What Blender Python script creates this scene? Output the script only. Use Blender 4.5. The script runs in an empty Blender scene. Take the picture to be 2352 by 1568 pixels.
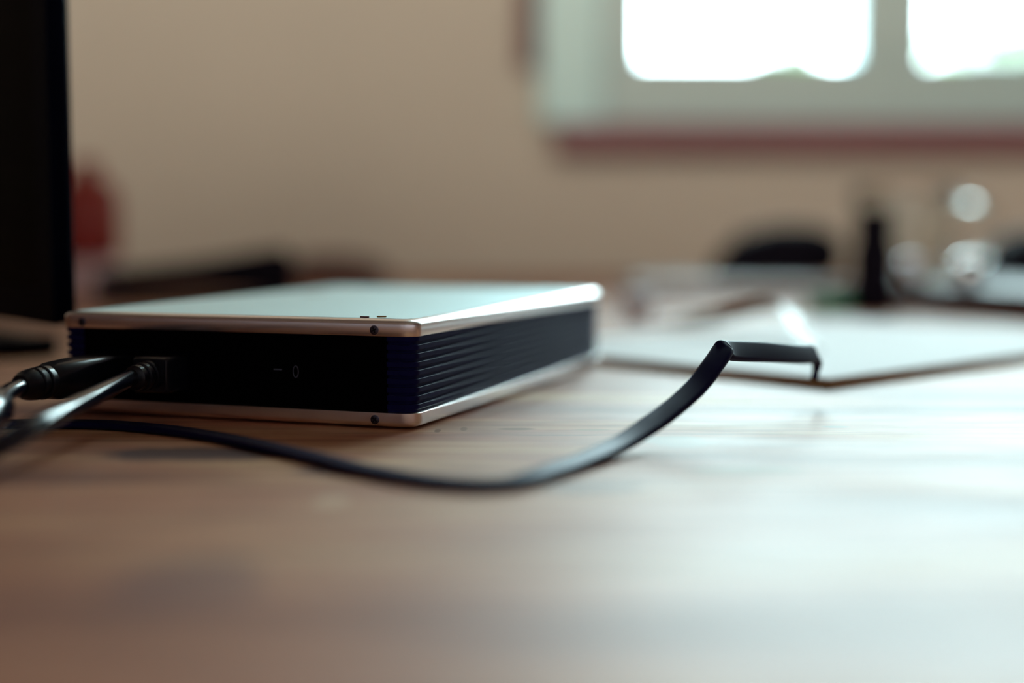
import bpy, bmesh, math, random
from mathutils import Vector, Matrix
R = math.radians
PI = math.pi
random.seed(7)
sc = bpy.context.scene
COL = sc.collection

# ---------------------------------------------------------------- camera
CAM_H = 0.0687
cam_d = bpy.data.cameras.new('camera')
cam_d.lens = 50.0
cam_d.sensor_width = 36.0
cam_d.clip_start = 0.01
cam_d.clip_end = 200
cam_d.dof.use_dof = True
cam_d.dof.focus_distance = 0.470
cam_d.dof.aperture_fstop = 2.45
cam_d.dof.aperture_blades = 0
cam = bpy.data.objects.new('camera', cam_d)
cam.location = (0, 0, CAM_H)
cam.rotation_euler = (R(90 - 4.83), 0, 0)
COL.objects.link(cam)
sc.camera = cam

# ---------------------------------------------------------------- sky
SKY = 9.0
w = bpy.data.worlds.new('sky')
sc.world = w
w.use_nodes = True
bg = w.node_tree.nodes['Background']
bg.inputs['Color'].default_value = (0.74, 0.95, 1.0, 1)
bg.inputs['Strength'].default_value = SKY

# window openings (desk top is z = 0)
WX0, WX1, WZ0, WZ1, WALL_Y = 0.1575, 1.4541, 0.2626, 1.40, 1.76
BX0, BX1, BZ0, BZ1, BACK_Y = -1.6, 1.6, 0.52, 1.60, -2.0


def portal(name, loc, rot, sx, sy):
    l = bpy.data.lights.new(name, 'AREA')
    l.shape = 'RECTANGLE'
    l.size, l.size_y = sx, sy
    l.cycles.is_portal = True
    o = bpy.data.objects.new(name, l)
    o.location, o.rotation_euler = loc, rot
    COL.objects.link(o)


portal('window_portal', ((WX0 + WX1) / 2, WALL_Y + 0.11, (WZ0 + WZ1) / 2), (R(-90), 0, 0), WX1 - WX0, WZ1 - WZ0)
portal('fill_window_portal', ((BX0 + BX1) / 2, BACK_Y - 0.06, (BZ0 + BZ1) / 2), (R(90), 0, 0), BX1 - BX0, BZ1 - BZ0)

vs = sc.view_settings
vs.view_transform = 'Standard'
vs.look = 'None'
vs.gamma = 1.0
vs.use_curve_mapping = False
vs.exposure = 1.36
try:
    sc.cycles.use_denoising = True
    sc.cycles.max_bounces = 10
    sc.cycles.diffuse_bounces = 5
    sc.cycles.caustics_refractive = True
    sc.cycles.blur_glossy = 0.3
except Exception:
    pass


# ---------------------------------------------------------------- materials
def srgb(r, g, b):
    f = lambda c: (c / 255) / 12.92 if c / 255 <= 0.04045 else ((c / 255 + 0.055) / 1.055) ** 2.4
    return (f(r), f(g), f(b), 1)


def new_mat(name):
    m = bpy.data.materials.new(name)
    m.use_nodes = True
    nt = m.node_tree
    return m, nt, nt.nodes, nt.links, nt.nodes['Principled BSDF']


def mat(name, col, rough=0.5, metal=0.0, spec=0.5, coat=0.0, coat_rough=0.1, var=0.0, scale=40.0,
        bump=0.0, stretch=(1, 1, 1), tint=None):
    m, nt, N, L, P = new_mat(name)
    P.inputs['Base Color'].default_value = col
    P.inputs['Roughness'].default_value = rough
    P.inputs['Metallic'].default_value = metal
    P.inputs['Specular IOR Level'].default_value = spec
    P.inputs['Coat Weight'].default_value = coat
    if tint:
        P.inputs['Specular Tint'].default_value = tint
    P.inputs['Coat Roughness'].default_value = coat_rough
    tc = N.new('ShaderNodeTexCoord')
    mp = N.new('ShaderNodeMapping')
    mp.inputs['Scale'].default_value = stretch
    nz = N.new('ShaderNodeTexNoise')
    nz.inputs['Scale'].default_value = scale
    nz.inputs['Detail'].default_value = 4
    L.new(tc.outputs['Object'], mp.inputs['Vector'])
    L.new(mp.outputs['Vector'], nz.inputs['Vector'])
    if var > 0:
        mx = N.new('ShaderNodeMix')
        mx.data_type = 'RGBA'
        mx.inputs[6].default_value = tuple(c * (1 - var) for c in col[:3]) + (1,)
        mx.inputs[7].default_value = tuple(min(1, c * (1 + var)) for c in col[:3]) + (1,)
        L.new(nz.outputs['Fac'], mx.inputs[0])
        L.new(mx.outputs[2], P.inputs['Base Color'])
    if bump > 0:
        b = N.new('ShaderNodeBump')
        b.inputs['Strength'].default_value = bump
        b.inputs['Distance'].default_value = 0.0005
        L.new(nz.outputs['Fac'], b.inputs['Height'])
        L.new(b.outputs['Normal'], P.inputs['Normal'])
    return m


def wood_mat():
    m, nt, N, L, P = new_mat('varnished_wood')
    tc = N.new('ShaderNodeTexCoord')

    def noise(scale, stretch, detail=5, rough=0.55, loc=(0, 0, 0)):
        mp = N.new('ShaderNodeMapping')
        mp.inputs['Scale'].default_value = stretch
        mp.inputs['Location'].default_value = loc
        n = N.new('ShaderNodeTexNoise')
        n.inputs['Scale'].default_value = scale
        n.inputs['Detail'].default_value = detail
        n.inputs['Roughness'].default_value = rough
        L.new(tc.outputs['Object'], mp.inputs['Vector'])
        L.new(mp.outputs['Vector'], n.inputs['Vector'])
        return n.outputs['Fac']

    def ramp(src, stops):
        r = N.new('ShaderNodeValToRGB')
        while len(r.color_ramp.elements) < len(stops):
            r.color_ramp.elements.new(0.5)
        for e, (p, c) in zip(r.color_ramp.elements, stops):
            e.position, e.color = p, c
        L.new(src, r.inputs['Fac'])
        return r.outputs['Color']

    def mult(a, b, fac=1.0):
        x = N.new('ShaderNodeMix')
        x.data_type = 'RGBA'
        x.blend_type = 'MULTIPLY'
        x.inputs[0].default_value = fac
        L.new(a, x.inputs[6])
        L.new(b, x.inputs[7])
        return x.outputs[2]

    broad = ramp(noise(11, (0.5, 2.0, 1)), [(0.32, (0.20, 0.058, 0.034, 1)), (0.5, (0.47, 0.185, 0.095, 1)), (0.70, (0.70, 0.42, 0.22, 1))])
    grain = ramp(noise(60, (0.12, 3.0, 1), 6, 0.65), [(0.35, (0.74, 0.70, 0.67, 1)), (0.6, (1, 1, 1, 1))])
    pores = ramp(noise(170, (0.07, 2.6, 1), 2, 0.5, (3, 1, 0)), [(0.27, (0.28, 0.17, 0.12, 1)), (0.34, (1, 1, 1, 1))])
    worn = ramp(noise(14, (0.8, 1.6, 1), 3, 0.5, (5, 2, 0)), [(0.32, (0.55, 0.45, 0.42, 1)), (0.48, (1, 1, 1, 1))])
    c = mult(mult(mult(broad, grain), pores), worn, 0.7)
    # desk top marks by place: stains, pores, worn spots, dark streak, painted plug reflections
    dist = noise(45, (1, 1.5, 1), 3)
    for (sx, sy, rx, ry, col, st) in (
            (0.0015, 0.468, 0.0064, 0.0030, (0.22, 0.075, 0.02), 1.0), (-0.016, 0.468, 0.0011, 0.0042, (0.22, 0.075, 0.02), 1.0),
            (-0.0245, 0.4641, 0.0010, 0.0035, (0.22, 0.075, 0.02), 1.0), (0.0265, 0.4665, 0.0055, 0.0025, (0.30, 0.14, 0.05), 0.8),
            (0.0200, 0.3635, 0.0150, 0.0080, (0.14, 0.045, 0.022), 0.95), (0.0512, 0.4426, 0.0120, 0.0120, (0.24, 0.18, 0.13), 0.8),  # dark brown streak in front of the lifted cable, and a brown patch
            (-0.094, 0.4170, 0.0300, 0.0130, (0.07, 0.014, 0.012), 1.0), (-0.047, 0.3890, 0.0130, 0.0090, (0.10, 0.02, 0.02), 0.9),  # dark reflections of the plugs and cable, painted into the wood
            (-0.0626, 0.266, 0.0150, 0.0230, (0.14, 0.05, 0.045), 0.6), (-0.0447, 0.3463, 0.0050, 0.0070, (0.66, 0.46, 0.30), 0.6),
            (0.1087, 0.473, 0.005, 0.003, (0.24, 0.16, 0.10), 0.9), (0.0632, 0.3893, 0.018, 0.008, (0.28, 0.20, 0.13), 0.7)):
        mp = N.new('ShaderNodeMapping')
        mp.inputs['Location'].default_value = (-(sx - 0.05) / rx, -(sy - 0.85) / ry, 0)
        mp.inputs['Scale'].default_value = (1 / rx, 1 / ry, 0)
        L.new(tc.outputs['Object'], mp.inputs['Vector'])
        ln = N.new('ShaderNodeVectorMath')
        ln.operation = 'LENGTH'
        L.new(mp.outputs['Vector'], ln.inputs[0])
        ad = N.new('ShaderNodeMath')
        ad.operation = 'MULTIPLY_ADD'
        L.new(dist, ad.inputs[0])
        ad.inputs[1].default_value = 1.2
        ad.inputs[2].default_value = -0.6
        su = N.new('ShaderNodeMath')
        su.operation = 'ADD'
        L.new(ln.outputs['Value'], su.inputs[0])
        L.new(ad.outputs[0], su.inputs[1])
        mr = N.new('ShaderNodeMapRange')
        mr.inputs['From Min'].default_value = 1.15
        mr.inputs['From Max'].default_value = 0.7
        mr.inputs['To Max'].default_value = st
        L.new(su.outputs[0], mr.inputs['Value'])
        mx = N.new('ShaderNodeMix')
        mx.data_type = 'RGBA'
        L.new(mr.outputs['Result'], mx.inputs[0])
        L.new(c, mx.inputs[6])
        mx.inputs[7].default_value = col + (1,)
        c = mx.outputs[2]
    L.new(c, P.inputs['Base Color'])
    rr = N.new('ShaderNodeMapRange')
    rr.inputs['To Min'].default_value = 0.46
    rr.inputs['To Max'].default_value = 0.64
    L.new(noise(22, (0.5, 1.6, 1), 4), rr.inputs['Value'])
    L.new(rr.outputs['Result'], P.inputs['Roughness'])
    P.inputs['Specular IOR Level'].default_value = 0.45
    b = N.new('ShaderNodeBump')
    b.inputs['Strength'].default_value = 0.10
    b.inputs['Distance'].default_value = 0.0006
    L.new(noise(60, (0.15, 3.0, 1), 5, 0.6), b.inputs['Height'])
    L.new(b.outputs['Normal'], P.inputs['Normal'])
    return m


def brushed(name, col, rough, axis, metal=1.0):
    m, nt, N, L, P = new_mat(name)
    tc = N.new('ShaderNodeTexCoord')
    mp = N.new('ShaderNodeMapping')
    mp.inputs['Scale'].default_value = axis
    nz = N.new('ShaderNodeTexNoise')
    nz.inputs['Scale'].default_value = 900
    nz.inputs['Detail'].default_value = 3
    L.new(tc.outputs['Object'], mp.inputs['Vector'])
    L.new(mp.outputs['Vector'], nz.inputs['Vector'])
    mx = N.new('ShaderNodeMix')
    mx.data_type = 'RGBA'
    mx.inputs[6].default_value = tuple(c * 0.97 for c in col[:3]) + (1,)
    mx.inputs[7].default_value = col
    L.new(nz.outputs['Fac'], mx.inputs[0])
    L.new(mx.outputs[2], P.inputs['Base Color'])
    rr = N.new('ShaderNodeMapRange')
    rr.inputs['To Min'].default_value = rough - 0.005
    rr.inputs['To Max'].default_value = rough + 0.005
    L.new(nz.outputs['Fac'], rr.inputs['Value'])
    L.new(rr.outputs['Result'], P.inputs['Roughness'])
    P.inputs['Metallic'].default_value = metal
    return m


def glass_pane_mat(name='window_glass', tint=(0.95, 0.98, 0.97, 1)):
    m, nt, N, L, P = new_mat(name)
    N.remove(P)
    t = N.new('ShaderNodeBsdfTransparent')
    t.inputs['Color'].default_value = tint
    g = N.new('ShaderNodeBsdfGlossy')
    g.inputs['Roughness'].default_value = 0.02
    fr = N.new('ShaderNodeFresnel')
    fr.inputs['IOR'].default_value = 1.45
    x = N.new('ShaderNodeMixShader')
    L.new(fr.outputs['Fac'], x.inputs[0])
    L.new(t.outputs[0], x.inputs[1])
    L.new(g.outputs[0], x.inputs[2])
    L.new(x.outputs[0], N['Material Output'].inputs['Surface'])
    return m


def clear_glass_mat():
    m, nt, N, L, P = new_mat('clear_glass')
    P.inputs['Base Color'].default_value = (0.93, 0.96, 0.95, 1)
    P.inputs['Roughness'].default_value = 0.10
    P.inputs['Transmission Weight'].default_value = 1.0
    P.inputs['IOR'].default_value = 1.45
    return m


M = {
    'wood': wood_mat(),
    'wall': mat('tan_wall_paint', (0.56, 0.60, 0.55, 1), 0.85, spec=0.2, var=0.04, scale=6, bump=0.15),
    'side': mat('brown_wall_paint', (0.12, 0.065, 0.055, 1), 0.85, spec=0.2, var=0.05, scale=6),
    'shade_wall': mat('mauve_shade_wall_paint', (0.44, 0.34, 0.36, 1), 0.85, spec=0.2, var=0.05, scale=6),
    'ceil': mat('ceiling_paint', (0.20, 0.18, 0.17, 1), 0.9, spec=0.2, var=0.03, scale=6),
    'floor': mat('dark_floor_boards', (0.11, 0.06, 0.045, 1), 0.5, var=0.2, scale=8, stretch=(0.3, 3, 1)),
    'frame': mat('skylit_white_paint', (0.50, 0.90, 0.98, 1), 0.4, var=0.03, scale=20),  # white paint, with the cyan of the skylight put into its colour
    'frame2': mat('grey_white_sash_paint', (0.40, 0.64, 0.68, 1), 0.4, var=0.03, scale=20),
    'sill': mat('dark_brown_sill_wood', (0.23, 0.105, 0.135, 1), 0.5, var=0.15, scale=30, stretch=(0.2, 2, 2)),
    'pane': glass_pane_mat(),
    'fill_tint': glass_pane_mat('warm_fill_glass', (0.82, 0.63, 0.54, 1)),  # pane tint added so the fill light reddens the shadows
    'curtain': mat('mauve_cloth', (0.17, 0.085, 0.095, 1), 0.9, var=0.1, scale=300),
    'alu': brushed('brushed_aluminium', (0.92, 0.87, 0.87, 1), 0.27, (1, 1, 0.03)),
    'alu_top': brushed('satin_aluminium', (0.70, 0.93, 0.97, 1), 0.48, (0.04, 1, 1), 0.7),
    'anod': mat('black_anodised_metal', (0.007, 0.007, 0.050, 1), 0.46, spec=0.06, tint=(0.4, 0.45, 1, 1)),
    'panel': mat('matte_black_panel', (0.0006, 0.0006, 0.0012, 1), 0.6, spec=0.02),
    'switch': mat('black_switch_plastic', (0.0007, 0.0007, 0.0014, 1), 0.5, spec=0.03),
    'mark': mat('grey_print', (0.05, 0.058, 0.09, 1), 0.7),
    'screw': mat('dark_screw_steel', (0.085, 0.075, 0.10, 1), 0.35, metal=1.0),
    'recess': mat('dark_recess', (0.006, 0.006, 0.010, 1), 0.6, spec=0.2),
    'rubber': mat('black_rubber', (0.010, 0.010, 0.016, 1), 0.6, spec=0.3),
    'plug': mat('black_plug_plastic', (0.0022, 0.003, 0.009, 1), 0.28, spec=0.45),
    'cord': mat('glossy_black_cable', (0.003, 0.004, 0.013, 1), 0.16, spec=0.6),
    'ribbon': mat('glossy_navy_cable', (0.006, 0.006, 0.036, 1), 0.47, spec=0.08, tint=(0.5, 0.55, 1, 1)),
    'steel': mat('polished_steel', (0.93, 0.95, 0.97, 1), 0.03, metal=1.0),
    'strip': mat('glossy_brown_tape', (0.16, 0.10, 0.07, 1), 0.30),
    'smudge': mat('dried_smudge', (0.42, 0.44, 0.38, 1), 0.6),
    'tinp': mat('pale_grey_metal', (0.52, 0.58, 0.68, 1), 0.35, metal=0.3),
    'paper': mat('white_paper', (0.74, 0.75, 0.76, 1), 0.7, spec=0.3, var=0.02, scale=60),
    'kraft': mat('kraft_board', (0.36, 0.22, 0.09, 1), 0.8, spec=0.2, var=0.15, scale=200),
    'bezel': mat('black_bezel_plastic', (0.0008, 0.001, 0.004, 1), 0.4, spec=0.03, tint=(0.3, 0.5, 1, 1)),
    'screen': mat('dark_screen', (0.0005, 0.0005, 0.001, 1), 0.3, spec=0.02),
    'red': mat('red_plastic', (0.30, 0.022, 0.018, 1), 0.4, var=0.05),
    'pale': mat('pale_lilac_plastic', (0.80, 0.70, 0.80, 1), 0.35),
    'blackp': mat('dull_black_plastic', (0.006, 0.006, 0.014, 1), 0.45, spec=0.3),
    'blackm': mat('matte_black_plastic', (0.003, 0.003, 0.009, 1), 0.75, spec=0.10),
    'brownl': mat('brown_leather', (0.09, 0.036, 0.032, 1), 0.6, var=0.2, scale=120, bump=0.3),
    'glass': clear_glass_mat(),
    'green': mat('green_plastic', (0.0, 0.17, 0.055, 1), 0.4),
    'greyc': mat('grey_cloth_cover', (0.30, 0.28, 0.29, 1), 0.45, var=0.08, scale=200),
    'pages': mat('page_edges', (0.42, 0.38, 0.37, 1), 0.8, var=0.1, scale=500, stretch=(0.1, 0.1, 4)),
    'darkwood': mat('dark_brown_wood', (0.045, 0.017, 0.022, 1), 0.5, var=0.2, scale=60, stretch=(0.2, 2, 2)),
    'lawn': mat('lawn', (0.09, 0.13, 0.04, 1), 0.9, var=0.3, scale=3),
    'leaf': mat('leaf', (0.075, 0.13, 0.03, 1), 0.7, var=0.3, scale=8),
    'bark': mat('bark', (0.13, 0.09, 0.06, 1), 0.9, var=0.2, scale=20),
    'chip': mat('dark_red_chip', (0.07, 0.004, 0.006, 1), 0.8, spec=0.05),
    'gold': mat('golden_chip', (0.30, 0.15, 0.04, 1), 0.8, spec=0.05),
}


# ---------------------------------------------------------------- mesh helpers
class MB:
    def __init__(s):
        s.v, s.f = [], []

    def add(s, vs_, fs_):
        o = len(s.v)
        s.v += [tuple(p) for p in vs_]
        s.f += [tuple(i + o for i in f) for f in fs_]
        return s

    def box(s, x0, x1, y0, y1, z0, z1):
        return s.add([(x0, y0, z0), (x1, y0, z0), (x1, y1, z0), (x0, y1, z0), (x0, y0, z1), (x1, y0, z1), (x1, y1, z1), (x0, y1, z1)],
                     [(3, 2, 1, 0), (4, 5, 6, 7), (0, 1, 5, 4), (1, 2, 6, 5), (2, 3, 7, 6), (3, 0, 4, 7)])

    def loft(s, rings, cap0=True, cap1=True, closed=False):
        n = len(rings[0])
        vs_ = [p for r in rings for p in r]
        fs_ = []
        k = len(rings)
        for a in range(k if closed else k - 1):
            b = (a + 1) % k
            for i in range(n):
                j = (i + 1) % n
                fs_.append((a * n + i, a * n + j, b * n + j, b * n + i))
        if not closed:
            if cap0:
                fs_.append(tuple(reversed(range(n))))
            if cap1:
                fs_.append(tuple(range((k - 1) * n, k * n)))
        return s.add(vs_, fs_)

    def lathe(s, prof, n=32, c=(0, 0, 0)):
        rings = [[(c[0] + r * math.cos(2 * PI * i / n), c[1] + r * math.sin(2 * PI * i / n), c[2] + z) for i in range(n)] for r, z in prof]
        return s.loft(rings)

    def sweep(s, pts, sec, widths=None, caps=True):
        """sec: list of (a, b) offsets along width dir and normal dir."""
        rings = []
        n = len(pts)
        for i in range(n):
            t = (pts[min(i + 1, n - 1)] - pts[max(i - 1, 0)]).normalized()
            wv = widths[i] if widths else None
            if wv is None:
                wv = t.cross(Vector((0, 0, 1)))
                if wv.length < 1e-4:
                    wv = Vector((1, 0, 0))
            wv = (wv - t * wv.dot(t)).normalized()
            nv = wv.cross(t).normalized()
            se = sec[i] if isinstance(sec[0][0], (tuple, list)) else sec
            rings.append([tuple(pts[i] + wv * a + nv * b) for a, b in se])
        return s.loft(rings, caps, caps)

    def build(s, name, m, parent=None, bevel=0.0, seg=2, angle=40, smooth=True):
        me = bpy.data.meshes.new(name)
        me.from_pydata(s.v, [], s.f)
        bm = bmesh.new()
        bm.from_mesh(me)
        bmesh.ops.recalc_face_normals(bm, faces=bm.faces)
        bm.to_mesh(me)
        bm.free()
        me.materials.append(M[m] if isinstance(m, str) else m)
        if smooth:
            me.shade_smooth()
            me.set_sharp_from_angle(angle=R(angle))
        o = bpy.data.objects.new(name, me)
        COL.objects.link(o)
        if parent:
            o.parent = parent
        if bevel:
            b = o.modifiers.new('bevel', 'BEVEL')
            b.width, b.segments = bevel, seg
            b.limit_method = 'ANGLE'
        return o


def circ(r, n=16, ry=None):
    ry = ry or r
    return [(r * math.cos(2 * PI * i / n), ry * math.sin(2 * PI * i / n)) for i in range(n)]


def rrect(hx, hy, r, n=6):
    out = []
    for cx, cy, a0 in ((hx - r, hy - r, 0), (-hx + r, hy - r, 90), (-hx + r, -hy + r, 180), (hx - r, -hy + r, 270)):
        for k in range(n + 1):
            a = R(a0 + 90 * k / n)
            out.append((cx + r * math.cos(a), cy + r * math.sin(a)))
    return out


def rring(hx, hy, r, z, n=6):
    return [(x, y, z) for x, y in rrect(hx, hy, max(r, 1e-4), n)]


def spline(ctrl, per=14):
    P_ = [Vector(p) for p in ctrl]
    out = []
    for i in range(len(P_) - 1):
        p0, p1, p2, p3 = P_[max(i - 1, 0)], P_[i], P_[i + 1], P_[min(i + 2, len(P_) - 1)]
        for k in range(per):
            t = k / per
            out.append(0.5 * ((2 * p1) + (p2 - p0) * t + (2 * p0 - 5 * p1 + 4 * p2 - p3) * t * t + (3 * p1 - p0 - 3 * p2 + p3) * t ** 3))
    out.append(P_[-1])
    return out


def tag(o, label=None, cat=None, group=None, kind=None):
    if label: o['label'] = label
    if cat: o['category'] = cat
    if group: o['group'] = group
    if kind: o['kind'] = kind
    return o


def thing(name, label, cat, loc=(0, 0, 0), rz=0.0, group=None):
    o = bpy.data.objects.new(name, None)
    o.empty_display_size = 0.02
    o.location = loc
    o.rotation_euler = (0, 0, rz)
    COL.objects.link(o)
    return tag(o, label, cat, group)


def copy_tree(o, parent=None):
    c = o.copy()
    COL.objects.link(c)
    if parent:
        c.parent = parent
    for ch in list(o.children):
        copy_tree(ch, c)
    return c


# ---------------------------------------------------------------- the room
RX0, RX1, FZ, CZ = -1.9, 2.1, -0.72, 1.75


def wall_with_hole(name, y0, y1, hx0, hx1, hz0, hz1, m):
    b = MB()
    b.box(RX0, hx0, y0, y1, FZ, CZ)
    b.box(hx1, RX1, y0, y1, FZ, CZ)
    b.box(hx0, hx1, y0, y1, FZ, hz0)
    b.box(hx0, hx1, y0, y1, hz1, CZ)
    return tag(b.build(name, m, smooth=False), kind='structure')


wall_with_hole('wall_back', WALL_Y, WALL_Y + 0.10, WX0 - 0.0490, WX1 + 0.0490, WZ0 - 0.0745, WZ1 + 0.03, 'wall')
wall_with_hole('wall_front', BACK_Y - 0.10, BACK_Y, BX0, BX1, BZ0, BZ1, 'side')
tag(MB().box(RX0 - 0.1, RX0, BACK_Y, WALL_Y, FZ, CZ).build('wall_left', 'side', smooth=False), kind='structure')
tag(MB().box(RX1, RX1 + 0.1, BACK_Y, WALL_Y, FZ, CZ).build('wall_right', 'side', smooth=False), kind='structure')
tag(MB().box(RX0, RX1, BACK_Y, WALL_Y, FZ - 0.1, FZ).build('floor', 'floor', smooth=False), kind='structure')
tag(MB().box(RX0, RX1, BACK_Y, WALL_Y, CZ, CZ + 0.1).build('ceiling', 'ceil', smooth=False), kind='structure')

tag(MB().box(RX0, RX1, -0.42, -0.34, FZ, 0.54).build('added_shade_wall', 'shade_wall', smooth=False), kind='structure')  # unseen wall added behind the camera to shade the desk and drive front

# the window over the desk: casing, sashes, panes, sill
win = bpy.data.objects.new('window_1', None)
win.location = ((WX0 + WX1) / 2, WALL_Y, WZ0)
COL.objects.link(win)
tag(win, kind='structure')
wl = lambda x: x - (WX0 + WX1) / 2
zl = lambda z: z - WZ0
CW = 0.0747
for x0, x1 in ((WX0 - 0.0500 - CW, WX0 - 0.0500), (WX1 + 0.0500, WX1 + 0.0500 + CW)):
    MB().box(wl(x0), wl(x1), -0.024, 0, zl(0.187), zl(WZ1 + 0.10)).build('window_casing', 'frame', win, 0.003)
MB().box(wl(WX0 - 0.0500), wl(WX1 + 0.0500), -0.024, 0, zl(WZ1 + 0.03), zl(WZ1 + 0.10)).build('window_casing', 'frame', win, 0.003)
MB().box(wl(WX0 - 0.0485), wl(WX1 + 0.0485), -0.012, 0.06, zl(0.1885), zl(WZ0)).build('window_rail', 'frame2', win, 0.002)
MB().box(wl(WX0 - 0.0485), wl(WX1 + 0.0485), -0.012, 0.06, zl(WZ1), zl(WZ1 + 0.028)).build('window_rail', 'frame2', win, 0.002)
PW, MW = 0.2604, 0.0850
xs = [WX0 + k * (PW + MW) for k in range(4)]
for k in range(4):
    x0 = xs[k]
    MB().box(wl(x0 - 0.002), wl(x0 + PW + 0.002), 0.020, 0.024, zl(WZ0 - 0.002), zl(WZ1 + 0.002)).build('window_pane', 'pane', win, smooth=False)
    if k < 3:
        MB().box(wl(x0 + PW), wl(x0 + PW + MW), -0.012, 0.06, zl(WZ0 + 0.0002), zl(WZ1 - 0.0002)).build('window_mullion', 'frame2', win, 0.002)
for x0, x1 in ((WX0 - 0.0485, WX0), (WX1, WX1 + 0.0485)):
    MB().box(wl(x0), wl(x1), -0.012, 0.06, zl(WZ0 + 0.0002), zl(WZ1 - 0.0002)).build('window_stile', 'frame2', win, 0.002)
sill = MB().box(wl(0.052), wl(1.60), -0.050, 0.0, zl(0.152), zl(0.186)).build('window_sill', 'sill', win, 0.006, 3)

# a narrow cloth strip hanging beside the casing
strip = thing('cloth_strip', 'narrow mauve cloth strip hanging on the tan wall beside the white window casing', 'curtain', (0.0215, WALL_Y - 0.012, 0.252))
b = MB()
rg = []
for k in range(13):
    z = 1.05 * k / 12
    wob = 0.0012 * math.sin(k * 1.7)
    out = [(-0.0135 + 0.027 * i / 12 + wob, -0.0035 * math.sin(i / 12 * 3 * PI) - 0.001, z) for i in range(13)]
    rg.append(out + [(x, y + 0.002, z_) for x, y, z_ in reversed(out)])
b.loft(rg).build('cloth', 'curtain', strip, angle=70)
MB().sweep([Vector((0, 0.012, 1.052)), Vector((0, -0.008, 1.052))], circ(0.003, 10)).build('wall_hook', 'steel', strip)

# unseen fill window added behind the camera to light the back wall
fill_win = bpy.data.objects.new('fill_window', None)
fill_win.location = ((BX0 + BX1) / 2, BACK_Y, BZ0)
COL.objects.link(fill_win)
tag(fill_win, kind='structure')
hx, hz = (BX1 - BX0) / 2, BZ1 - BZ0
for a in ((-hx, hx, 0, 0.04), (-hx, hx, hz - 0.04, hz), (-hx, -hx + 0.04, 0.04, hz - 0.04), (hx - 0.04, hx, 0.04, hz - 0.04), (-0.02, 0.02, 0.04, hz - 0.04)):
    MB().box(a[0], a[1], -0.06, -0.01, a[2], a[3]).build('fill_window_frame', 'frame', fill_win)
for s_ in (-1, 1):
    MB().box(*sorted((s_ * 0.02, s_ * (hx - 0.04))), -0.038, -0.034, 0.04, hz - 0.04).build('window_pane', 'fill_tint', fill_win, smooth=False)

# ---------------------------------------------------------------- outside
tag(MB().box(-14, 22, 2.4, 40, -1.4, -1.3).build('ground', 'lawn', smooth=False), kind='structure')


def bush(name, label, cat, x, y, z, h, wd, seed):
    rnd = random.Random(seed)
    t = thing(name, label, cat, (x, y, z), 0, 'greenery outside the window')
    MB().sweep(spline([(0, 0, 0), (0.02, 0.01, h * 0.25), (0, 0, h * 0.55)], 4), circ(wd * 0.06, 8)).build('trunk', 'bark', t)
    b = MB()
    for k in range(900):
        a, el, r = rnd.uniform(0, 2 * PI), math.asin(rnd.uniform(-0.75, 1)), rnd.uniform(0.6, 1.0)
        c = Vector((math.cos(a) * math.cos(el) * wd / 2 * r, math.sin(a) * math.cos(el) * wd / 2 * r, h * 0.58 + math.sin(el) * h * 0.42 * r))
        q = Matrix.Rotation(rnd.uniform(0, 6.3), 3, 'Z') @ Matrix.Rotation(rnd.uniform(-1.2, 1.2), 3, 'X')
        s_ = wd * rnd.uniform(0.06, 0.12)
        pts = [q @ Vector(p) * s_ for p in ((-1, 0, 0), (0, -0.55, 0.12), (1, 0, 0), (0, 0.55, 0.12))]
        b.add([c + p for p in pts], [(0, 1, 2, 3)])
    tag(b.build('foliage', 'leaf', t, smooth=False), kind='stuff')


bush('garden_bush', 'low sunlit green bush outside, seen through the first window pane', 'bush', 2.02, 10.4, -1.3, 2.74, 1.2, 3)
bush('garden_tree', 'bright green tree outside, seen through the second window pane', 'tree', 3.90, 9.6, -1.3, 3.15, 2.4, 5)
bush('garden_shrub', 'small pale shrub outside, low behind the left end of the first pane', 'shrub', 1.12, 11.0, -1.3, 2.72, 0.45, 9)

# ---------------------------------------------------------------- desk
desk = thing('desk', 'varnished brown wooden desk with a worn glossy top under the window', 'desk', (0.05, 0.85, FZ))
DT = -FZ
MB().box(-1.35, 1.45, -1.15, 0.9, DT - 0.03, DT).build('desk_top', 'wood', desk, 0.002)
for x in (-1.28, 1.32):
    for y in (-0.92, 0.82):
        MB().box(x, x + 0.06, y, y + 0.06, 0, DT - 0.03).build('leg', 'wood', desk, 0.002)

# ---------------------------------------------------------------- hard drive
W_, L_ = 0.1388, 0.222
ANG = R(19.45)
E1 = Vector((math.sin(ANG), math.cos(ANG), 0))
E2 = Vector((-math.cos(ANG), math.sin(ANG), 0))
CORNER = Vector((-0.0316, 0.4621, 0))
DC = CORNER + E1 * L_ / 2 + E2 * W_ / 2
HX, HY = W_ / 2, L_ / 2
drive = thing('hard_drive_enclosure', 'external hard drive enclosure with silver metal caps and black ribbed sides on the desk', 'hard drive', DC, -ANG)
RC = 0.0056

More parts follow.
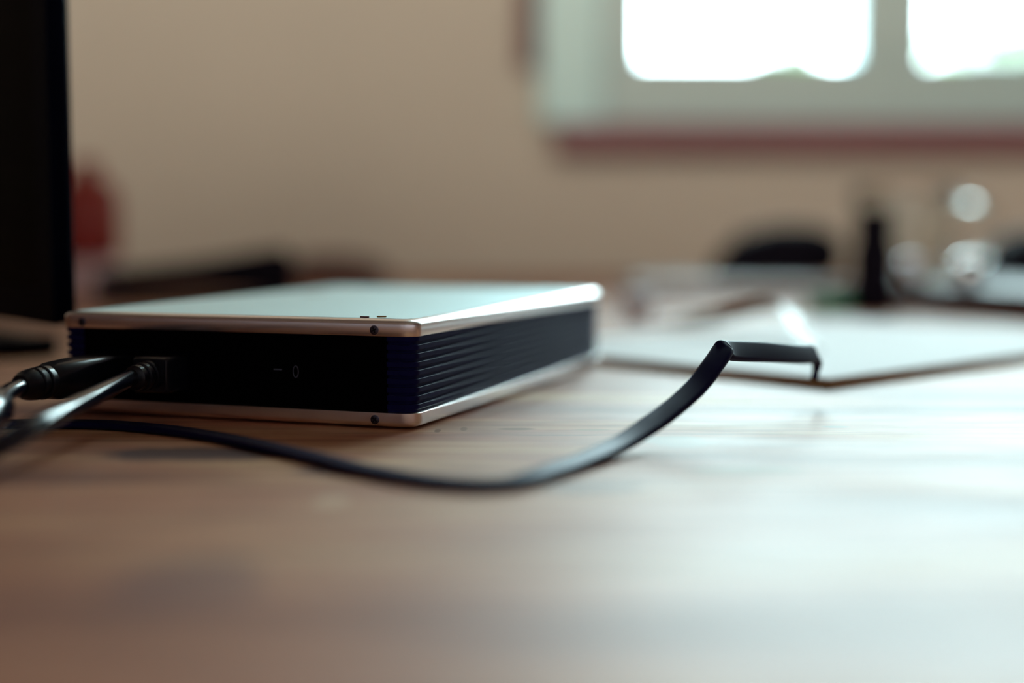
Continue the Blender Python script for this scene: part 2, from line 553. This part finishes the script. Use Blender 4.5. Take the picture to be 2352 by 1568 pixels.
# top cap
rings = [rring(HX - 0.0006, HY - 0.0006, RC - 0.0006, 0.0312), rring(HX - 0.0002, HY - 0.0002, RC - 0.0002, 0.0310), rring(HX, HY, RC, 0.0313), rring(HX, HY, RC, 0.0347)]
for k in range(1, 9):
    a = R(90 * k / 8)
    ins = 0.0034 * (1 - math.cos(a))
    rings.append(rring(HX - ins, HY - ins, RC - ins * 0.7, 0.0347 + 0.0019 * math.sin(a)))
rings.append(rring(HX - 0.0042, HY - 0.0042, 0.003, 0.0366))
top = MB().loft(rings).build('top_cap', 'alu', drive, angle=50)
plate = MB().loft([rring(HX - 0.0036, HY - 0.0036, 0.0035, 0.0364), rring(HX - 0.0036, HY - 0.0036, 0.0035, 0.0367)]).build('top_plate', 'alu_top', drive)
# bottom cap
rings = []
for k in range(0, 7):
    a = R(90 * k / 6)
    ins = 0.0022 * (1 - math.sin(a))
    rings.append(rring(HX - ins, HY - ins, RC - ins * 0.7, 0.0009 + 0.0018 * (1 - math.cos(a))))
rings += [rring(HX, HY, RC, 0.0056), rring(HX - 0.0004, HY - 0.0004, RC - 0.0004, 0.0059)]
bot = MB().loft(rings).build('bottom_cap', 'alu', drive, angle=50)
for sx in (-1, 1):
    for sy in (-1, 1):
        MB().lathe([(0.005, 0), (0.005, 0.0016)], 16, (sx * (HX - 0.016), sy * (HY - 0.018), 0)).build('rubber_foot', 'rubber', drive)

# ribbed sleeve
rings = []
Z0, Z1, NR = 0.0058, 0.0311, 9
pitch = (Z1 - Z0) / NR
O_RIDGE, O_GROOVE = 0.0006, 0.0017
for k in range(NR):
    z = Z0 + k * pitch
    for ins, dz in ((O_GROOVE, 0.0), (O_GROOVE, pitch * 0.30), (O_RIDGE + 0.00015, pitch * 0.34), (O_RIDGE, pitch * 0.40), (O_RIDGE, pitch * 0.92), (O_RIDGE + 0.00015, pitch * 0.97)):
        rings.append(rring(HX - ins, HY - ins, RC - ins, z + dz, 5))
rings.append(rring(HX - O_GROOVE, HY - O_GROOVE, RC - O_GROOVE, Z1, 5))
MB().loft(rings).build('ribbed_sleeve', 'anod', drive, angle=30)
# front panel with switch, sockets and printed marks
FX0, FX1 = -HX + 0.0105, HX - 0.0105
FY = -HY + 0.0002
fp = MB().box(FX0, FX1, FY, FY + 0.003, Z0 + 0.0002, Z1 - 0.0002).build('front_panel', 'panel', drive, 0.0004)
S = lambda s: HX - s          # distance from the near corner -> local x
sw = MB()
sw.loft([[(x, FY - 0.0001, z) for x, z in [(S(0.047) + a, 0.0185 + b) for a, b in rrect(0.0075, 0.0048, 0.0008, 3)]],
         [(x, FY - 0.0006, z) for x, z in [(S(0.047) + a, 0.0185 + b) for a, b in rrect(0.0072, 0.0045, 0.0008, 3)]]])
switch = sw.build('rocker_switch', 'panel', drive)
MB().box(S(0.0503) - 0.0016, S(0.0503) + 0.0016, FY - 0.0008, FY - 0.0005, 0.01855, 0.01900).build('printed_dash', 'mark', switch, smooth=False)
ring_o, ring_i = circ(0.00112, 28, 0.0021), circ(0.00082, 28, 0.00180)
b = MB()
rr = []
for pts, y in ((ring_o, FY - 0.0005), (ring_o, FY - 0.0008), (ring_i, FY - 0.0008), (ring_i, FY - 0.0005)):
    rr.append([(S(0.0435) + a, y, 0.0183 + c) for a, c in pts])
b.loft(rr, closed=True).build('printed_ring', 'mark', switch)
for s0, s1, z0, z1 in ((0.0845, 0.0998, 0.0097, 0.0235), (0.1050, 0.1215, 0.0092, 0.0238)):
    b = MB()
    hx_, hz_ = (s1 - s0) / 2, (z1 - z0) / 2
    cx_, cz_ = S((s0 + s1) / 2), (z0 + z1) / 2
    so, si = rrect(hx_, hz_, 0.001, 3), rrect(hx_ - 0.0007, hz_ - 0.0007, 0.0006, 3)
    b.loft([[(cx_ + a, y, cz_ + c) for a, c in pts] for pts, y in ((so, FY + 0.001), (so, FY - 0.0005), (si, FY - 0.0005), (si, FY + 0.001))], closed=True)
    b.build('socket_rim', 'bezel', drive)


# Phillips screws in the caps
def screw(parent, s, z, rot):
    root_y = -HY
    b = MB()
    n = 20
    prof = [(0.00155, 0.0004), (0.00155, -0.00018), (0.00125, -0.00030), (0.0006, -0.00034)]
    b.loft([[(S(s) + r * math.cos(2 * PI * i / n), root_y + y, z + r * math.sin(2 * PI * i / n)) for i in range(n)] for r, y in prof])
    o = b.build('screw', 'screw', parent)
    c = MB()
    for a in (rot, rot + 90):
        u, v = math.cos(R(a)), math.sin(R(a))
        l_, t_ = 0.00095, 0.00026
        q = [(l_, t_), (-l_, t_), (-l_, -t_), (l_, -t_)]
        f_ = [[(S(s) + u * p - v * k, root_y + yy, z + v * p + u * k) for p, k in q] for yy in (-0.0002, -0.00038)]
        c.loft(f_)
    c.build('screw_slot', 'recess', drive, smooth=False)


for par, z in ((top, 0.0330), (bot, 0.0033)):
    for s in (0.0146, W_ - 0.0100):
        screw(par, s, z, 25 if z > 0.02 else 50)
# flakes and a scuff on the top plate near the front edge
MB().loft([[(S(0.0205) + 0.0017 * math.cos(a), -HY + 0.0052 + 0.0007 * math.sin(a), z) for a in [2 * PI * i / 10 for i in range(10)]] for z in (0.0366, 0.0371)]).build('paint_flake', 'chip', drive)
MB().loft([[(S(0.0158) + 0.0016 * math.cos(a), -HY + 0.0085 + 0.0008 * math.sin(a + 0.4), z) for a in [2 * PI * i / 9 for i in range(9)]] for z in (0.0366, 0.0371)]).build('paint_flake', 'gold', drive)
lp = (Matrix.Translation(DC) @ Matrix.Rotation(-ANG, 4, 'Z')).inverted() @ Vector((-0.0872, 0.626, 0.0367))
MB().loft([[(lp.x + 0.0052 * (1 + 0.25 * math.sin(3 * a)) * math.cos(a), lp.y + 0.0075 * (1 + 0.2 * math.cos(2 * a)) * math.sin(a), z) for a in [2 * PI * i / 18 for i in range(18)]] for z in (0.0366, 0.03674)]).build('smudge', 'smudge', drive)
D2W = Matrix.Translation(DC) @ Matrix.Rotation(-ANG, 4, 'Z')


# ---------------------------------------------------------------- plugs and cables
def yring(cx, y, cz, sec):
    return [(cx + a, y, cz + c) for a, c in sec]


# data cable: square plug, relief rings, cable dropping to the desk
data = thing('data_cable', 'glossy black cable with a square plug, nearer the switch on the drive front', 'cable', D2W @ Vector((S(0.0922), -HY, 0)), -ANG)
cz = 0.0166
b = MB()
sec0, sec1 = rrect(0.0069, 0.0061, 0.0009, 4), rrect(0.0063, 0.0055, 0.0009, 4)
b.loft([yring(0, 0.006, cz, sec1), yring(0, -0.0125, cz, sec0), yring(0, -0.0135, cz, sec1)])
b.build('plug_body', 'plug', data)
b = MB()
prof = [(0.0052, -0.0135), (0.0050, -0.0155), (0.0040, -0.0158), (0.0040, -0.0168), (0.0048, -0.0172), (0.0047, -0.0188), (0.0038, -0.0191), (0.0038, -0.0201), (0.0044, -0.0205), (0.0042, -0.0223), (0.0030, -0.0230)]
b.loft([yring(0, y, cz, circ(r, 20)) for r, y in prof])
b.build('strain_relief', 'plug', data, angle=50)
inv = (Matrix.Translation(D2W @ Vector((S(0.0922), -HY, 0))) @ Matrix.Rotation(-ANG, 4, 'Z')).inverted()
pts = [Vector((0, -0.021, cz)), Vector((0, -0.026, cz))] + [inv @ Vector(p) for p in ((-0.1285, 0.4310, 0.0149), (-0.1292, 0.3960, 0.0138), (-0.1340, 0.3760, 0.0105), (-0.1440, 0.3630, 0.0058), (-0.160, 0.353, 0.0031), (-0.19, 0.340, 0.0029), (-0.24, 0.300, 0.0029))]
MB().sweep(spline(pts, 10), circ(0.0029, 16)).build('cord', 'cord', data, angle=80)

# power cable: long moulded plug, relief, ferrite choke at the frame edge
power = thing('power_cable', 'black cable with a long moulded plug and a cylinder choke, farther from the switch', 'cable', D2W @ Vector((S(0.1132), -HY, 0)), -ANG)
cz = 0.0165
b = MB()
b.loft([yring(0, 0.006, cz, rrect(0.0058, 0.0052, 0.0015, 4)), yring(0, -0.002, cz, rrect(0.0062, 0.0056, 0.0015, 4)), yring(0, -0.014, cz, rrect(0.0064, 0.0062, 0.0022, 4)),
        yring(0, -0.026, cz, rrect(0.0066, 0.0064, 0.0030, 4)), yring(0, -0.038, cz, rrect(0.0062, 0.0060, 0.0040, 4)), yring(0, -0.041, cz, rrect(0.0052, 0.0050, 0.0040, 4))])
b.build('plug_body', 'plug', power, angle=50)
b = MB()
prof = [(0.0054, -0.040), (0.0056, -0.0425), (0.0056, -0.0435), (0.0048, -0.0438), (0.0048, -0.0448), (0.0054, -0.0452), (0.0053, -0.0470), (0.0046, -0.0473), (0.0046, -0.0483), (0.0052, -0.0487), (0.0048, -0.0512), (0.0036, -0.054)]
b.loft([yring(0, y, cz, circ(r, 20)) for r, y in prof])
b.build('strain_relief', 'plug', power, angle=50)
inv = (Matrix.Translation(D2W @ Vector((S(0.1132), -HY, 0))) @ Matrix.Rotation(-ANG, 4, 'Z')).inverted()
wp = [(-0.1560, 0.4370, 0.0160), (-0.1530, 0.4170, 0.0146), (-0.1505, 0.3900, 0.0126), (-0.1600, 0.3740, 0.0110), (-0.180, 0.372, 0.0095), (-0.215, 0.385, 0.0045), (-0.28, 0.40, 0.0027), (-0.36, 0.41, 0.0027)]
pts = [Vector((0, -0.052, cz))] + [inv @ Vector(p) for p in wp]
MB().sweep(spline(pts, 10), circ(0.0027, 16)).build('cord', 'cord', power, angle=80)
fa, fb = inv @ Vector((-0.1530, 0.4165, 0.0146)), inv @ Vector((-0.1505, 0.3900, 0.0126))
dv = (fb - fa)
MB().sweep([fa, fa + dv * 0.03, fa + dv * 0.1, fa + dv * 0.9, fb], [circ(r, 20) for r in (0.0052, 0.0062, 0.0068, 0.0068, 0.0054)]).build('ferrite_choke', 'cord', power, angle=50)

# the flat cable: in from the left, along the desk, up to the kink, round and back behind the drive
flat = thing('flat_cable', 'flat navy black cable looping over the desk with a kinked free end beside the drive', 'cable', (0, 0.40, 0))
O_ = Vector((0, 0.40, 0))
ctrl = [((-0.30, 0.44, 0.0015), None), ((-0.215, 0.462, 0.0015), None), ((-0.1514, 0.470, 0.0015), None), ((-0.1185, 0.4600, 0.0015), None), ((-0.0890, 0.4372, 0.0015), None),
        ((-0.0598, 0.4050, 0.0015), None), ((-0.0381, 0.3790, 0.0015), None), ((-0.0170, 0.3625, 0.0015), None), ((-0.0010, 0.3615, 0.0015), None),
        ((0.0098, 0.3765, 0.0018), (0.25, -0.92, -0.10)), ((0.0200, 0.3940, 0.0020), (0.38, -0.88, -0.14)), ((0.0319, 0.4150, 0.0034), (0.52, -0.78, -0.2)), ((0.0430, 0.4300, 0.0075), (0.58, -0.62, -0.36)), ((0.0511, 0.4400, 0.0115), (0.66, -0.58, -0.3)), ((0.0587, 0.4495, 0.0164), (0.68, -0.52, -0.34)), ((0.0651, 0.4580, 0.0224), (0.68, -0.48, -0.38)), ((0.0689, 0.4640, 0.0263), (0.6, -0.6, -0.4)), ((0.0698, 0.4668, 0.0268), (0.2, -0.85, -0.4)), ((0.0728, 0.4705, 0.0258), (0.1, -0.6, -0.8)),
        ((0.0880, 0.4900, 0.0236), (0.1, -0.4, -0.9)), ((0.1035, 0.5120, 0.0208), (0.15, -0.42, -0.9)), ((0.1118, 0.5265, 0.0194), (0.15, -0.42, -0.9)), ((0.1145, 0.5320, 0.0172), (0.3, -0.6, -0.6)), ((0.1148, 0.5340, 0.0130), (0.6, -0.8, -0.1)), ((0.1142, 0.5345, 0.0090), (0.6, -0.8, 0))]
pts = spline([Vector(p) - O_ for p, _ in ctrl], 10)
wds = []
dirs = []
for i, (p, wv) in enumerate(ctrl):
    if wv is None:
        a, c = Vector(ctrl[max(i - 1, 0)][0]), Vector(ctrl[min(i + 1, len(ctrl) - 1)][0])
        wv = (c - a).cross(Vector((0, 0, 1)))
    dirs.append(Vector(wv).normalized())
for i in range(1, len(dirs)):
    if dirs[i].dot(dirs[i - 1]) < 0:
        dirs[i] = -dirs[i]
for i in range(len(ctrl) - 1):
    for k in range(10):
        wds.append(dirs[i].lerp(dirs[i + 1], k / 10))
wds.append(dirs[-1])
ki = min(range(len(pts)), key=lambda i: (pts[i] + O_ - Vector((0.0698, 0.4668, 0.0268))).length)
secs = []
for i in range(len(pts)):
    k = math.exp(-((i - ki) / 7.0) ** 2)
    q = 1 - 0.55 * min(1, max(0, (i - (len(pts) - 24)) / 14))      # the free end narrows
    secs.append(rrect(0.0036 * (1 - 0.12 * k) * q, 0.00125 * (1 + 0.9 * k) * q, 0.0011 * (1 + 0.9 * k) * q, 5))
MB().sweep(pts, secs, wds).build('cord', 'ribbon', flat, angle=60)

# ---------------------------------------------------------------- paper pad
pad = thing('paper_pad', 'pad with white top sheet and tan board sides lying behind the drive', 'pad', (0.130, 0.5795, 0), math.atan2(0.67, 0.74))
pw, pl = 0.205, 0.30          # local x runs away to the right, local y runs back to the left
MB().box(0, pl, 0, pw, 0, 0.0040).build('backing_board', 'kraft', pad, 0.0004)
b = MB()
nx, ny = 12, 8
for zz in (0.0040, 0.0046):
    b.v += [(0.001 + (pl - 0.002) * i / nx, 0.001 + (pw - 0.002) * j / ny, zz) for j in range(ny + 1) for i in range(nx + 1)]
n_ = (nx + 1) * (ny + 1)
for j in range(ny):
    for i in range(nx):
        q = (j * (nx + 1) + i, j * (nx + 1) + i + 1, (j + 1) * (nx + 1) + i + 1, (j + 1) * (nx + 1) + i)
        b.f.append(tuple(reversed(q)))
        b.f.append(tuple(k + n_ for k in q))
edge = [j for j in range(nx + 1)] + [k * (nx + 1) + nx for k in range(1, ny + 1)] + [ny * (nx + 1) + k for k in range(nx - 1, -1, -1)] + [k * (nx + 1) for k in range(ny - 1, 0, -1)]
for k in range(len(edge)):
    a, c = edge[k], edge[(k + 1) % len(edge)]
    b.f.append((a, c, c + n_, a + n_))
b.build('paper_sheet', 'paper', pad)

sp = [((0.1475, 0.690, 0.0062), (1, 0, -0.05)), ((0.1480, 0.720, 0.0080), (1, 0, -0.1)), ((0.1500, 0.752, 0.0155), (1, 0.1, -0.2)), ((0.1480, 0.780, 0.0222), (0.85, 0.3, -0.45)),
      ((0.1390, 0.795, 0.0215), (0.3, 0.5, -0.85)), ((0.1270, 0.802, 0.0182), (0.05, 0.35, -0.95)), ((0.1090, 0.812, 0.0130), (0, 0.5, -0.85)), ((0.0900, 0.822, 0.0095), (0, 0.9, -0.3)), ((0.0700, 0.830, 0.0075), (0, 1, -0.1))]
po = Vector((0.12, 0.76, 0.0046))
ppts = spline([Vector(p) - po for p, _ in sp], 8)
pw_ = []
for i in range(len(sp) - 1):
    for k in range(8):
        pw_.append(Vector(sp[i][1]).normalized().lerp(Vector(sp[i + 1][1]).normalized(), k / 8))
pw_.append(Vector(sp[-1][1]).normalized())
slip = MB().sweep(ppts, [(-0.0042, -0.0003), (0.0042, -0.0003), (0.0042, 0.0003), (-0.0042, 0.0003)], pw_).build('tape_strip', 'strip', None, angle=60)
slip.location = po
tag(slip, 'curled strip of glossy brown tape arching over the white pad, its end gleaming white', 'tape strip')

# ---------------------------------------------------------------- monitor at the left
a_ = Vector((-0.182, 0.572, 0))
dirv = Vector((-0.655, 0.755, 0)).normalized()
mon = thing('monitor', 'black flat monitor standing at the left edge, dark screen turned aside', 'monitor', a_ + dirv * 0.24, math.atan2(-dirv.y, -dirv.x))
# local +x points to the near right edge, local -y is the screen side
hw = 0.24
zb, zt, th = 0.027, 0.36, 0.008
MB().box(-hw, hw, 0, th, zb, zt).build('back_shell', 'bezel', mon, 0.003)
b = MB()
for q in ((-hw, hw, zb, zb + 0.014), (-hw, hw, zt - 0.014, zt), (-hw, -hw + 0.014, zb + 0.014, zt - 0.014), (hw - 0.014, hw, zb + 0.014, zt - 0.014)):
    b.box(q[0], q[1], -0.003, 0.0, q[2], q[3])
b.build('bezel', 'bezel', mon)
MB().box(-hw + 0.014, hw - 0.014, -0.001, 0.0, zb + 0.014, zt - 0.014).build('screen', 'screen', mon, smooth=False)
MB().box(-0.03, 0.03, th, th + 0.03, 0.008, 0.20).build('stand_neck', 'bezel', mon, 0.003)
arc = [(0.085 * math.sin(R(a)) * 1.0 + 0.0, 0.06 - 0.10 * math.cos(R(a)), 0.005) for a in range(-90, 91, 10)]
MB().sweep([Vector(p) for p in arc], rrect(0.008, 0.005, 0.002, 3)).build('stand_foot', 'bezel', mon, angle=50)
MB().box(-0.085, 0.085, 0.05, 0.066, 0.0, 0.010).build('stand_bar', 'bezel', mon, 0.002)

# ---------------------------------------------------------------- things at the back of the desk, left
rb = thing('red_bottle', 'red bottle with a pale base standing beside the black monitor', 'bottle', (-0.386, 1.30, 0))
MB().lathe([(0.0001, 0.0), (0.025, 0.0), (0.027, 0.003), (0.027, 0.030), (0.0205, 0.0345)], 28).build('pale_base', 'pale', rb)
MB().lathe([(0.0195, 0.034), (0.0275, 0.037), (0.0285, 0.05), (0.0285, 0.088), (0.025, 0.100), (0.015, 0.108), (0.0001, 0.109)], 28).build('bottle_body', 'red', rb)
MB().lathe([(0.0115, 0.107), (0.0115, 0.122), (0.009, 0.124), (0.0001, 0.124)], 20).build('bottle_cap', 'red', rb)

st = thing('stapler', 'low black stapler behind the left side of the drive', 'stapler', (-0.262, 1.17, 0), R(8))
MB().loft([[(x, y, z) for x, y, z in ((-0.075 + 0.15 * t, -0.019, 0), (-0.075 + 0.15 * t, 0.019, 0), (-0.075 + 0.15 * t, 0.017, 0.008), (-0.075 + 0.15 * t, -0.017, 0.008))] for t in (0, 0.05, 0.95, 1)]).build('base', 'blackm', st, 0.001)
b = MB()
for t, zb_, zt_ in ((0, 0.012, 0.025), (0.06, 0.011, 0.029), (0.5, 0.013, 0.036), (0.85, 0.010, 0.045), (0.95, 0.006, 0.047), (1.0, 0.008, 0.038)):
    x = -0.078 + 0.16 * t
    b.v
    rings_ = [(x, -0.014, zb_), (x, 0.014, zb_), (x, 0.015, zb_ + (zt_ - zb_) * 0.5), (x, 0.010, zt_), (x, -0.010, zt_), (x, -0.015, zb_ + (zt_ - zb_) * 0.5)]
    b.v += rings_
for k in range(5):
    for i in range(6):
        j = (i + 1) % 6
        b.f.append((k * 6 + i, k * 6 + j, k * 6 + 6 + j, k * 6 + 6 + i))
b.f += [tuple(range(6)), tuple(range(30, 36))]
b.build('arm', 'blackm', st, angle=50)
MB().lathe([(0.006, -0.018), (0.006, 0.018)], 14).build('hinge', 'blackm', st)
st.children[-1].rotation_euler = (R(90), 0, 0)
st.children[-1].location = (0.066, 0, 0.018)

pouch = thing('leather_pouch', 'soft brown leather pouch lying beyond the drive, right of the stapler', 'pouch', (-0.190, 1.50, 0), R(4))
b = MB()
for z, k in ((0.0, 0.9), (0.006, 1.0), (0.018, 0.97), (0.026, 0.80), (0.031, 0.5), (0.0325, 0.15)):
    pass
rg = []
for z, k in ((0.0, 0.88), (0.004, 0.97), (0.012, 1.0), (0.021, 0.93), (0.028, 0.72), (0.032, 0.40)):
    rg.append([(x, y, z) for x, y in rrect(0.062 * k, 0.04 * k, 0.025 * k, 5)])
b.loft(rg).build('body', 'brownl', pouch, angle=70)
MB().loft([[(x, y, z) for x, y in rrect(0.030, 0.006, 0.003, 3)] for z in (0.0315, 0.0335)]).build('flap', 'brownl', pouch)

# ---------------------------------------------------------------- things at the back of the desk, right
book = thing('grey_book', 'flat grey book lying under the black mouse at the back of the desk', 'book', (0.197, 1.335, 0), R(-2))
MB().box(-0.086, 0.086, -0.115, 0.115, 0, 0.002).build('cover', 'greyc', book, 0.0006)
MB().box(-0.083, 0.086, -0.112, 0.112, 0.002, 0.0125).build('page_block', 'pages', book)
MB().box(-0.086, 0.086, -0.115, 0.115, 0.0125, 0.0145).build('cover', 'greyc', book, 0.0006)

mouse = thing('computer_mouse', 'black domed computer mouse resting on the grey book', 'mouse', (0.252, 1.385, 0.0145), R(84))
rg = []
prof = [(0.0, 0.93), (0.004, 0.99), (0.013, 1.0), (0.024, 0.96), (0.034, 0.86), (0.042, 0.70), (0.048, 0.48), (0.051, 0.22)]
for z, k in prof:
    rg.append([(x + 0.0, y - 0.020 * (z / 0.051), z) for x, y in rrect(0.035 * k, 0.062 * k, 0.030 * k, 6)])
MB().loft(rg).build('shell', 'blackm', mouse, angle=70)
MB().sweep([Vector((-0.0035, 0.028, 0.0390)), Vector((0.0035, 0.028, 0.0390))], circ(0.006, 16)).build('scroll_wheel', 'rubber', mouse)

mk = thing('black_marker', 'thick black marker bottle standing between the mouse and the dark board', 'marker', (0.268, 1.055, 0))
MB().lathe([(0.0001, 0), (0.0145, 0), (0.0155, 0.002), (0.0155, 0.048), (0.013, 0.052)], 24).build('barrel', 'blackm', mk)
MB().lathe([(0.0132, 0.0515), (0.0132, 0.074), (0.0115, 0.077), (0.0001, 0.077)], 24).build('cap', 'blackm', mk)

gc = thing('green_eraser', 'small green eraser lying on the desk beside the black marker bottle', 'eraser', (0.237, 1.06, 0), R(25))
MB().loft([rring(0.016 - i_, 0.009 - i_, 0.002, z, 3) for i_, z in ((0.0008, 0), (0, 0.001), (0, 0.013), (0.001, 0.0145))]).build('rubber_block', 'green', gc)

board = thing('dark_board', 'dark brown wooden board lying on the desk at right', 'board', (0.262, 1.175, 0), math.atan2(-0.175, 0.0784))
# local x runs toward the viewer along the long near side
MB().box(0, 0.33, 0, 0.19, 0.002, 0.020).build('board_slab', 'darkwood', board, 0.0015)
for x in (0.03, 0.30):
    for y in (0.03, 0.16):
        MB().lathe([(0.006, 0), (0.006, 0.002)], 12, (x, y, 0)).build('foot', 'rubber', board)


def ball(name, label, x, y, z, r, m):
    b = MB()
    prof = [(max(1e-4, r * math.sin(PI * k / 14)), r - r * math.cos(PI * k / 14)) for k in range(15)]
    o = b.lathe(prof, 24).build(name, m, None, angle=80)
    o.location = (x, y, z)
    return tag(o, label, 'ball', 'steel balls on the dark board')


ball('steel_ball', 'bigger polished steel ball on the dark board, showing a bright window glint', 0.338, 1.055, 0.020, 0.0118, 'steel')
ball('steel_ball', 'smaller dull steel ball on the dark board beside the black marker bottle', 0.309, 1.105, 0.020, 0.0105, mat('dull_steel', (0.55, 0.55, 0.62, 1), 0.3, metal=1.0))

mug = thing('glass_mug', 'clear glass mug with a handle standing behind the dark board', 'mug', (0.350, 1.270, 0))
MB().lathe([(0.0001, 0), (0.038, 0), (0.0415, 0.003), (0.043, 0.03), (0.046, 0.08), (0.0475, 0.0965), (0.0455, 0.100), (0.0420, 0.100), (0.0400, 0.0965), (0.0395, 0.08), (0.0375, 0.03), (0.035, 0.012), (0.0001, 0.010)], 48).build('body', 'glass', mug, angle=60)
hp = [(0.0445, 0, 0.085), (0.060, 0, 0.088), (0.074, 0, 0.074), (0.074, 0, 0.050), (0.062, 0, 0.034), (0.0425, 0, 0.030)]
MB().sweep(spline(hp, 8), circ(0.005, 12), [Vector((0, 1, 0))] * 41).build('handle', 'glass', mug, angle=80)

case = thing('black_case', 'rounded black case at the far right behind the dark board', 'case', (0.485, 1.28, 0), R(10))
rg = []
for z, k in ((0, 0.94), (0.004, 1.0), (0.030, 1.0), (0.045, 0.9), (0.056, 0.68), (0.061, 0.40)):
    rg.append([(x, y, z) for x, y in rrect(0.060 * k, 0.045 * k, 0.03 * k, 6)])
MB().loft(rg).build('shell', 'blackm', case, angle=70)
MB().loft([[(x, y, z) for x, y in rrect(0.0605, 0.0455, 0.030, 6)] for z in (0.024, 0.026)]).build('zip', 'rubber', case)

tin = thing('small_tin', 'small round metal tin on the desk just past the far corner of the drive', 'tin', (0.0885, 1.00, 0))
MB().lathe([(0.0001, 0), (0.0095, 0), (0.010, 0.001), (0.010, 0.013)], 24).build('can', 'tinp', tin)
MB().lathe([(0.0106, 0.012), (0.0108, 0.0125), (0.0108, 0.0175), (0.0095, 0.019), (0.0001, 0.0192)], 24).build('lid', 'tinp', tin)
